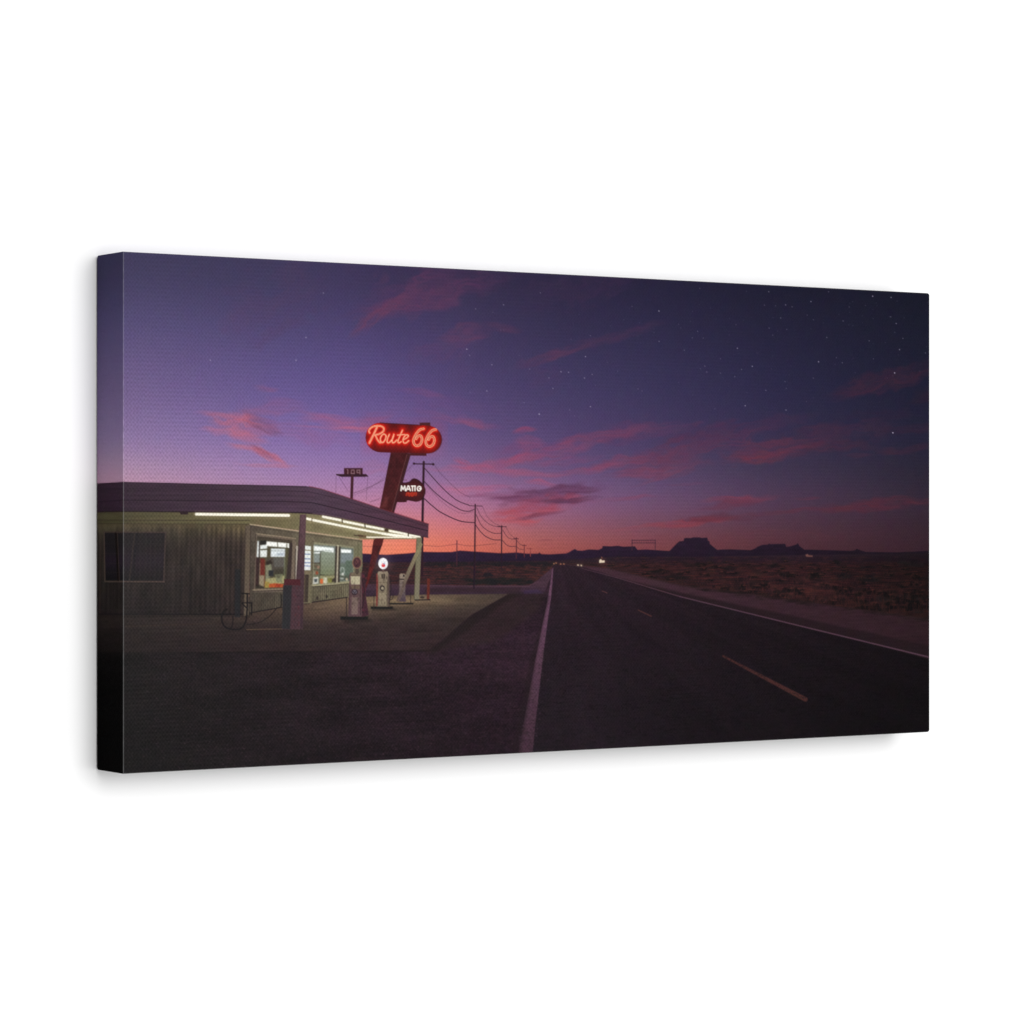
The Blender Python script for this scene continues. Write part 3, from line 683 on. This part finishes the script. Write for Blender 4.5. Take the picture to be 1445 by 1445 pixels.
poly([(496.5,843),(505.5,843),(505,867),(496,867)], (116,96,90)); line([(508.5,826),(508.8,868)], 1, (54,36,42), .8); line([(494,826),(493,868)], .9, (60,44,48), .8)
line([(504,803),(504,808)], 5, (78,66,58)); ell(504,794,6.9,8.8,(128,98,80)); ell(504,794,5.4,7.2,(72,44,50)); ell(503.6,793,2.6,3.6,(108,66,66),.8); line([(501,790),(505,796),(502,799)], .9, (40,28,32), .8)
pbase(523,555,856,3.4); line([(528,837),(527.6,858)], 1, (48,36,36), .95); line([(549.5,838),(550,857)], .9, (52,38,40), .8)
poly([(531.2,810),(534,808),(534,855),(531,855)], (116, 54, 50)); poly([(547,808),(549.6,811),(549.8,856),(546,856)], (88,72,66))
poly([(533,809),(534,806.4),(547,806.4),(548,809),(546.6,822),(547.4,856),(533,856),(534,822)], lambda x, y: lerpc(np.clip((y - 806) / 50, 0, 1)[..., None], (142,127,106), (112,100,84)) * (.92 + .16 * fbm(x / 3, y / 6, 98, 2)[..., None]))
poly([(538.4,810),(543.6,810),(543.4,816.6),(538.6,816.6)], (62,52,46)); line([(541,810),(541,817)], .8, (130,116,94), .8); line([(535,822),(546,822)], .9, (104,90,74), .8)
ell(539.6,830,3.6,4,(56,50,48)); ell(540,830.4,2,2.3,(170,158,134)); poly([(535,837),(545,837),(545,854),(535,854)], (158,146,118), .5); line([(546.3,824),(546.6,855)], .9, (92,78,66), .9)
line([(541,802),(541,806)], 3, (84,62,56)); glow(540.8,795.2,11,12,(210,190,190),.22); ell(540.8,795.3,6.7,7.9,(246,244,246)); ell(541.2,797.6,2.7,2.9,(222,62,70)); ell(542.4,795.4,1.6,1.3,(150,190,220),.7); ell(540.2,796.4,1,1,(240,190,196),.8)
pbase(549,584,851,2); line([(579.6,837),(579.6,851)], .9, (44,34,34), .9); line([(554.8,838),(554.6,843),(552.4,846.6),(549.6,845)], 1, (44,34,34), .95, smooth=True)
poly([(564,811),(566,809.4),(571,809.6),(572.6,812),(572,836),(573,849),(563.4,849),(563.6,835)], lambda x, y: lerpc(np.clip((y - 812) / 34, 0, 1)[..., None], (146,128,112), (78,64,72)))
line([(563.8,817.3),(572,817.6)], 1.6, (40,30,32), .95); ell(570,812.6,1.4,1.6,(44,36,38)); ell(568.4,823,2,2.2,(92,78,76),.8); ell(568,828.6,1.4,1.4,(58,48,52),.8)
line([(586,773.5),(565,829),(559,849)], .1, (0,0,0), 0)
poly([(589,775),(593,777),(574,821),(565,847),(561.5,847),(570,818)], lambda x, y: lerpc(np.clip((y - 780) / 60, 0, 1)[..., None], (134,124,94), (96,78,74)))
poly([(603,816.5),(607.2,816.5),(606,846),(602.4,846)], (98, 42, 34), .95); line([(586,846.8),(607,846.4)], 1.8, (34,28,28), .9); ell(596,843,3,1.6,(36,28,30),.7)
for _ in range(70):                                   # grime on the pumps
    x_, y_ = rs.choice([(502, 840, ), (541, 832), (568, 832)]); ell(x_ + rs.uniform(-7, 7), y_ + rs.uniform(-20, 24), rs.uniform(.4, 1.2), rs.uniform(.6, 2.6), rs.choice([(48,38,36),(60,48,44),(70,56,50)]), .34, 1)
line([(549.6,814),(552,826),(551,842),(549.6,850)], 1.1, (40,30,32), .85, smooth=True)
line([(511,818),(514,832),(513,850),(511,858)], 1.2, (36,26,30), .8, smooth=True)
for q in ((483, 734.9), (515.2, 741.9), (546, 748.2), (576.3, 754.3)): line([(q[0] - .3, q[1] - 2.4), (q[0] + .3, q[1] + 2.2)], 1.5, (70, 58, 44), .9)
line([(440.4,731.5),(440.2,736)], 1.3, (96, 84, 60), .9)
# pipe, hose loops by the corner
poly([(331.6,803),(339.4,803),(339,871),(331.4,871)], (34, 34, 37), .85, 1.8); line([(321,798),(340,797)], 2.4, (42,34,38), .4, 2)
hc = (24, 19, 22)
line([(320.5,859.5),(315,864),(312.8,873),(316.6,883.5),(326.6,888),(340,887),(346.5,878),(348.7,862),(349,850),(349,838)], 2.3, hc, .95, smooth=True)
line([(328.8,870),(328.4,880),(325.6,887)], 1.8, hc, .8, smooth=True)
for p in ([(341,837.4),(351.5,838)], [(342,850.7),(355.4,850.7)], [(355.2,850.7),(355,868)], [(341.5,851.5),(347.6,857.5)]): line(p, 1.8, hc, .9)
line([(348.7,881),(360,880),(371,876),(382,868),(390.8,858.5),(396.4,855),(396.4,838.5)], 1.3, hc, .75, smooth=True)
line([(397,855.5),(398,840)], 1, hc, .6)

# pigment grain
g = blur1(rng.normal(0, 1, (NY, NX)).astype(np.float32), 1)
cn = blur1(rng.normal(0, 1, (NY // 8 + 2, NX // 8 + 2, 3)).astype(np.float32), 1).repeat(8, 0).repeat(8, 1)[:NY, :NX]
IM = IM + g[..., None] * 2.4 + cn * 1.3
IM = np.clip(IM, 2, 255)

# left wrap: the picture runs on round the fold in darker tones, darkest low down
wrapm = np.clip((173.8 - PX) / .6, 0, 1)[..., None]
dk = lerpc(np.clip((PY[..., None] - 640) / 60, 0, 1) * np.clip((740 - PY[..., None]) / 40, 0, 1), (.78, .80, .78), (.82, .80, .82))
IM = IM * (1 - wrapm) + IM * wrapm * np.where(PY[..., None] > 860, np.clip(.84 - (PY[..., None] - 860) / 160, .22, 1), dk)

LIN = np.where(IM / 255 <= .04045, IM / 255 / 12.92, ((IM / 255 + .055) / 1.055) ** 2.4).astype(np.float32)

LIN += (.0085 * np.exp(-np.clip(PX - 174, 0, None) / 420) * (PX > 174)).astype(np.float32)[..., None]      # sheen painted into the front colour, strongest at the left


def sample(px, py):
    fx = np.clip((px - X0) * S - .5, 0, NX - 2); fy = np.clip((py - Y0) * S - .5, 0, NY - 2)
    xi, yi = fx.astype(int), fy.astype(int)
    tx, ty = (fx - xi)[..., None], (fy - yi)[..., None]
    return (LIN[yi, xi] * (1 - tx) + LIN[yi, xi + 1] * tx) * (1 - ty) + (LIN[yi + 1, xi] * (1 - tx) + LIN[yi + 1, xi + 1] * tx) * ty


def homog(Q):
    src = [(0, 0), (1, 0), (1, 1), (0, 1)]
    A, b = [], []
    for (u, v), (x, y) in zip(src, Q):
        A.append([u, v, 1, 0, 0, 0, -u * x, -v * x]); b.append(x)
        A.append([0, 0, 0, u, v, 1, -u * y, -v * y]); b.append(y)
    h = np.append(np.linalg.solve(np.array(A, float), np.array(b, float)), 1).reshape(3, 3)
    def f(u, v):
        w = h[2, 0] * u + h[2, 1] * v + h[2, 2]
        return (h[0, 0] * u + h[0, 1] * v + h[0, 2]) / w, (h[1, 0] * u + h[1, 1] * v + h[1, 2]) / w
    return f


hF, hL = homog(QF), homog(QL)

# ------------------------------------------------------------------ canvas geometry
R = 0.0019
def rnd(t): t = np.clip(t, 0, R); return R - np.sqrt(np.maximum(R * R - (R - t) ** 2, 0))
def half(x, d): return H / 2 - np.maximum(rnd(W - x), rnd(D - d)) - .0002 * (rnd(x) > 1)


def grid_mesh(name, P, C, uv, mat, parent, flip=False):
    """P: (n,m,3) points, C: (n,m,3) linear pigment, uv: (n,m,2) in metres along the cloth."""
    n, m = P.shape[:2]
    me = bpy.data.meshes.new(name)
    idx = np.arange(n * m).reshape(n, m)
    q = np.stack([idx[:-1, :-1], idx[1:, :-1], idx[1:, 1:], idx[:-1, 1:]], -1).reshape(-1, 4)
    if flip: q = q[:, ::-1]
    nf = len(q)
    me.vertices.add(n * m); me.vertices.foreach_set('co', P.astype(np.float32).ravel())
    me.loops.add(nf * 4); me.loops.foreach_set('vertex_index', q.astype(np.int32).ravel())
    me.polygons.add(nf); me.polygons.foreach_set('loop_start', (np.arange(nf) * 4).astype(np.int32))
    me.polygons.foreach_set('loop_total', np.full(nf, 4, np.int32))
    me.update(calc_edges=True)
    if C is not None:
        at = me.color_attributes.new('pigment', 'FLOAT_COLOR', 'POINT')
        c4 = np.ones((n * m, 4), np.float32); c4[:, :3] = C.reshape(-1, 3)
        at.data.foreach_set('color', c4.ravel())
    ul = me.uv_layers.new(name='cloth')
    ul.data.foreach_set('uv', uv.reshape(-1, 2)[q.ravel()].astype(np.float32).ravel())
    me.materials.append(mat)
    o = bpy.data.objects.new(name, me)
    bpy.context.scene.collection.objects.link(o)
    o.parent = parent
    return o


# ------------------------------------------------------------------ materials
def new_mat(name):
    m = bpy.data.materials.new(name); m.use_nodes = True
    nt = m.node_tree
    for n in list(nt.nodes): nt.nodes.remove(n)
    out = nt.nodes.new('ShaderNodeOutputMaterial'); b = nt.nodes.new('ShaderNodeBsdfPrincipled')
    nt.links.new(b.outputs[0], out.inputs[0])
    return m, nt, b


def canvas_material(name, weave, gloss, spec_rough, level=KL):
    m, nt, b = new_mat(name)
    N, L = nt.nodes.new, nt.links.new
    att = N('ShaderNodeAttribute'); att.attribute_name = 'pigment'
    uv = N('ShaderNodeUVMap'); uv.uv_map = 'cloth'
    wob = N('ShaderNodeTexNoise'); wob.inputs['Scale'].default_value = 210; wob.inputs['Detail'].default_value = 2
    L(uv.outputs[0], wob.inputs['Vector'])
    sub = N('ShaderNodeVectorMath'); sub.operation = 'SUBTRACT'; sub.inputs[1].default_value = (.5, .5, .5); L(wob.outputs['Color'], sub.inputs[0])
    sc = N('ShaderNodeVectorMath'); sc.operation = 'SCALE'; sc.inputs['Scale'].default_value = .0013; L(sub.outputs[0], sc.inputs[0])
    ad = N('ShaderNodeVectorMath'); ad.operation = 'ADD'; L(uv.outputs[0], ad.inputs[0]); L(sc.outputs[0], ad.inputs[1])
    sp = N('ShaderNodeSeparateXYZ'); L(ad.outputs[0], sp.inputs[0])
    def M(op, a, b_=None, c=None):
        n = N('ShaderNodeMath'); n.operation = op
        for i, v in enumerate((a, b_, c)):
            if v is None: continue
            if isinstance(v, (int, float)): n.inputs[i].default_value = v
            else: L(v, n.inputs[i])
        return n.outputs[0]
    pu, pv = .0023, .0027
    su = M('SINE', M('MULTIPLY', sp.outputs[0], 2 * math.pi / pu))
    sv = M('SINE', M('MULTIPLY', sp.outputs[1], 2 * math.pi / pv))
    su2 = M('SINE', M('MULTIPLY', sp.outputs[0], math.pi / pu))
    chk = M('MULTIPLY', su, sv)
    warp = M('MULTIPLY', M('POWER', M('ABSOLUTE', su2), 3.0), .35)      # raised upright threads
    gr = N('ShaderNodeTexNoise'); gr.inputs['Scale'].default_value = 620; gr.inputs['Detail'].default_value = 3; L(uv.outputs[0], gr.inputs['Vector'])
    rowp = M('POWER', M('ABSOLUTE', M('SINE', M('MULTIPLY', sp.outputs[1], math.pi / .0025))), 2.0)
    big = N('ShaderNodeTexNoise'); big.inputs['Scale'].default_value = 26; big.inputs['Detail'].default_value = 1; L(uv.outputs[0], big.inputs['Vector'])
    k1 = M('MINIMUM', M('MAXIMUM', M('MULTIPLY', M('SUBTRACT', big.outputs['Fac'], .38), 4.0), 0.0), 1.0)
    lat = M('ADD', M('MULTIPLY', warp, M('MULTIPLY', k1, .75)), M('MULTIPLY', M('MULTIPLY', rowp, .38), M('SUBTRACT', 1.25, k1)))
    hgt = M('ADD', M('ADD', M('MULTIPLY', chk, .5), lat), M('MULTIPLY', gr.outputs['Fac'], 1.4))
    nrm = M('MULTIPLY', M('SUBTRACT', hgt, .88), M('MULTIPLY', M('SUBTRACT', .9, M('MULTIPLY', sp.outputs[1], 2.6)), M('ADD', .6, M('MULTIPLY', .8, M('POWER', 2.718, M('MULTIPLY', sp.outputs[0], -5.0))))))  # colour weave strengthened leftward to imitate sheen on the threads
    f = M('ADD', 1.0, M('MULTIPLY', nrm, weave))
    vs = N('ShaderNodeVectorMath'); vs.operation = 'SCALE'; L(att.outputs['Color'], vs.inputs[0]); L(M('MULTIPLY', f, 1 / level), vs.inputs['Scale'])
    L(vs.outputs[0], b.inputs['Base Color'])
    b.inputs['Roughness'].default_value = spec_rough
    b.inputs['Specular IOR Level'].default_value = gloss
    bp = N('ShaderNodeBump'); bp.inputs['Strength'].default_value = .55; bp.inputs['Distance'].default_value = .00028
    L(hgt, bp.inputs['Height']); L(bp.outputs[0], b.inputs['Normal'])
    return m


mat_front = canvas_material('printed_canvas_weave', .23, .018, .5)
mat_side = canvas_material('wrapped_canvas_weave', .04, .004, .7, .72)
mat_fold, nt, b = new_mat('canvas_fold_highlight')
att = nt.nodes.new('ShaderNodeAttribute'); att.attribute_name = 'pigment'
ns = nt.nodes.new('ShaderNodeTexNoise'); ns.inputs['Scale'].default_value = 260
tc = nt.nodes.new('ShaderNodeTexCoord'); nt.links.new(tc.outputs['Object'], ns.inputs['Vector'])
ramp = nt.nodes.new('ShaderNodeMapRange'); ramp.inputs[1].default_value = .3; ramp.inputs[2].default_value = .7; ramp.inputs[3].default_value = .6; ramp.inputs[4].default_value = .9
nt.links.new(ns.outputs['Fac'], ramp.inputs[0])
v = nt.nodes.new('ShaderNodeVectorMath'); v.operation = 'SCALE'; nt.links.new(att.outputs['Color'], v.inputs[0]); nt.links.new(ramp.outputs[0], v.inputs['Scale'])
nt.links.new(v.outputs[0], b.inputs['Base Color']); b.inputs['Roughness'].default_value = .6; b.inputs['Specular IOR Level'].default_value = .1

mat_wood, nt, b = new_mat('pine_bar')
wv = nt.nodes.new('ShaderNodeTexWave'); wv.inputs['Scale'].default_value = 30; wv.inputs['Distortion'].default_value = 6
cr = nt.nodes.new('ShaderNodeValToRGB'); cr.color_ramp.elements[0].color = (.48, .33, .19, 1); cr.color_ramp.elements[1].color = (.62, .46, .28, 1)
nt.links.new(wv.outputs['Fac'], cr.inputs[0]); nt.links.new(cr.outputs[0], b.inputs['Base Color']); b.inputs['Roughness'].default_value = .6

mat_wall, nt, b = new_mat('white_painted_wall')
b.inputs['Base Color'].default_value = (.92, .92, .92, 1); b.inputs['Roughness'].default_value = .85; b.inputs['Specular IOR Level'].default_value = .1
ns = nt.nodes.new('ShaderNodeTexNoise'); ns.inputs['Scale'].default_value = 900; ns.inputs['Detail'].default_value = 3
bp = nt.nodes.new('ShaderNodeBump'); bp.inputs['Strength'].default_value = .05; bp.inputs['Distance'].default_value = .0003
nt.links.new(ns.outputs['Fac'], bp.inputs['Height']); nt.links.new(bp.outputs[0], b.inputs['Normal'])

# ------------------------------------------------------------------ the canvas print
root = bpy.data.objects.new('canvas_print', None)
bpy.context.scene.collection.objects.link(root)
root.location = (0, 0, 0)
root['label'] = 'canvas print of a dusk gas station with red neon sign, hung on a white wall'
root['category'] = 'canvas print'
B = 0.00045                                             # width of the chamfer along the front folds

# front face
n, m = 1380, 760
u = np.linspace(0, 1, n); v = np.linspace(0, 1, m)
U, V = np.meshgrid(u, v)                                # rows = v (top to bottom)
Xf = B + U * (W - 2 * B)
hh = half(Xf, 0) - B
P = np.stack([Xf, np.full_like(Xf, -D), hh * (1 - 2 * V)], -1)
px, py = hF(Xf / W, .5 - P[..., 2] / H)
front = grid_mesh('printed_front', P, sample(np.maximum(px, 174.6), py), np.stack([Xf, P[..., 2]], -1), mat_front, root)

# left, right, top, bottom wraps
def side_wrap(name, x, colfun, flip):
    n, m = 60, 640
    d = np.linspace(0, 1, n); v = np.linspace(0, 1, m)
    Dd, Vv = np.meshgrid(B + d * (D - B), v)
    h = half(np.full_like(Dd, x), Dd)
    Z = (h - B * .0) * (1 - 2 * Vv)
    P = np.stack([np.full_like(Dd, x), -D + Dd, Z], -1)
    return grid_mesh(name, P, colfun(Dd, Z), np.stack([Dd, Z], -1), mat_side, root, flip)
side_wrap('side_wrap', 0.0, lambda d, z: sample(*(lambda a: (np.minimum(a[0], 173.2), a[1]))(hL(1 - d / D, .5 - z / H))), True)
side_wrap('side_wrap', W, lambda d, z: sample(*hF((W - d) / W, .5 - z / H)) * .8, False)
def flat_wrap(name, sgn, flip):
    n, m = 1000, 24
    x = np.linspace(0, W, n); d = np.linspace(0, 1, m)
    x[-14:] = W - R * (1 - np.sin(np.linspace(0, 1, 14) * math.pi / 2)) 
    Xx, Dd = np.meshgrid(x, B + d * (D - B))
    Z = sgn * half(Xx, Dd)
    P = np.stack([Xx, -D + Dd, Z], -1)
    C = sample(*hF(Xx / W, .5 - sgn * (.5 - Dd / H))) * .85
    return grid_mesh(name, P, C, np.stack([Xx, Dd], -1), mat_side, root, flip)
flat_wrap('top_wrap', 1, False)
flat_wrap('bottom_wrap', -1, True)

# chamfer strips of the folds, a crease highlight painted into all but the right
def fold(pf, ps, gain, add, flip):
    pf, ps = np.array(pf), np.array(ps)
    P = np.stack([pf, ps], 0)
    px_, py_ = hF(P[..., 0] / W, .5 - P[..., 2] / H)
    C = sample(np.maximum(px_, 176), py_) * gain + add
    return grid_mesh('fold_edge', P, C, P[..., [0, 2]], mat_fold, root, flip)
k = 500
z = np.linspace(1, -1, k)
hl = float(half(np.array(0.), np.array(0.)))
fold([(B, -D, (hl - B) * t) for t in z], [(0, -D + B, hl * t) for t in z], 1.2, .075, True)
hr = float(half(np.array(W), np.array(0.)))
hr2 = float(half(np.array(W - B), np.array(0.)))
fold([(W - B, -D, (hr2 - B) * t) for t in z], [(W, -D + B, hr * t) for t in z], .9, .0, False)
xs = np.concatenate([np.linspace(0, W - R, 600), W - R * (1 - np.sin(np.linspace(0, 1, 16) * math.pi / 2))[1:]])
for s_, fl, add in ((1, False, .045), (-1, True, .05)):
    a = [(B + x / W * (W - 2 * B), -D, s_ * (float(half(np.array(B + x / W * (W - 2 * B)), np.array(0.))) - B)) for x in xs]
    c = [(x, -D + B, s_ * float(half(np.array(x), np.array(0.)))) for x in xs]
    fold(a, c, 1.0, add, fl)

# wooden stretcher frame inside, seen only from the side or behind
def boxmesh(name, x0, x1, y0, y1, z0, z1, mat, parent):
    me = bpy.data.meshes.new(name)
    vs = [(x, y, z_) for x in (x0, x1) for y in (y0, y1) for z_ in (z0, z1)]
    me.from_pydata(vs, [], [(0,1,3,2),(4,6,7,5),(0,4,5,1),(2,3,7,6),(0,2,6,4),(1,5,7,3)])
    me.materials.append(mat)
    o = bpy.data.objects.new(name, me); bpy.context.scene.collection.objects.link(o); o.parent = parent
    return o
e, bw = .0025, .032
boxmesh('stretcher_bar', e, e + bw, -D + .004, -.002, -H/2 + e, H/2 - e, mat_wood, root)
boxmesh('stretcher_bar', W - e - bw, W - e, -D + .004, -.002, -H/2 + e, H/2 - e, mat_wood, root)
boxmesh('stretcher_bar', e + bw + .0002, W - e - bw - .0002, -D + .004, -.002, H/2 - e - bw, H/2 - e, mat_wood, root)
boxmesh('stretcher_bar', e + bw + .0002, W - e - bw - .0002, -D + .004, -.002, -H/2 + e, -H/2 + e + bw, mat_wood, root)

# ------------------------------------------------------------------ wall
me = bpy.data.meshes.new('wall')
me.from_pydata([(-6, .0015, -4), (8, .0015, -4), (8, .0015, 4), (-6, .0015, 4)], [], [(0, 1, 2, 3)])
me.materials.append(mat_wall)
wall = bpy.data.objects.new('wall', me); bpy.context.scene.collection.objects.link(wall)
wall['kind'] = 'structure'

# ------------------------------------------------------------------ light: a bright white studio
sc = bpy.context.scene
w = bpy.data.worlds.new('World'); sc.world = w; w.use_nodes = True
bg = w.node_tree.nodes['Background']; bg.inputs[0].default_value = (1, 1, 1, 1); bg.inputs[1].default_value = .36


def area(name, loc, target, size, energy, size_y=None):
    l = bpy.data.lights.new(name, 'AREA'); l.energy = energy; l.size = size
    if size_y: l.shape = 'RECTANGLE'; l.size_y = size_y
    o = bpy.data.objects.new(name, l); sc.collection.objects.link(o); o.location = loc
    from mathutils import Vector
    o.rotation_euler = (Vector(target) - Vector(loc)).to_track_quat('-Z', 'Y').to_euler()
    return o


kl = area('softbox_front', (.3 + .12, -5, .72), (.3, 0, 0), 3.9, 240)
kl.data.shape = 'DISK'
area('added_sheen_lamp', (.62, -.95, -.1), (.02, -D, -.02), .5, .9)  # lamp added out of view to give the left end a sheen

# ------------------------------------------------------------------ camera
cam = bpy.data.cameras.new('camera'); co = bpy.data.objects.new('camera', cam); sc.collection.objects.link(co)
cam.sensor_width = 36; cam.lens = 4303 / 1445 * 36; cam.clip_start = .05; cam.clip_end = 50
co.location = (-.7752, -D - 1.5895, .0004)
co.rotation_euler = (math.pi / 2, 0, -math.atan2(.5485, .8362))
sc.camera = co

sc.render.engine = 'CYCLES'
sc.view_settings.view_transform = 'Standard'; sc.view_settings.look = 'None'; sc.view_settings.exposure = 0
sc.render.resolution_x = 1024; sc.render.resolution_y = 1024
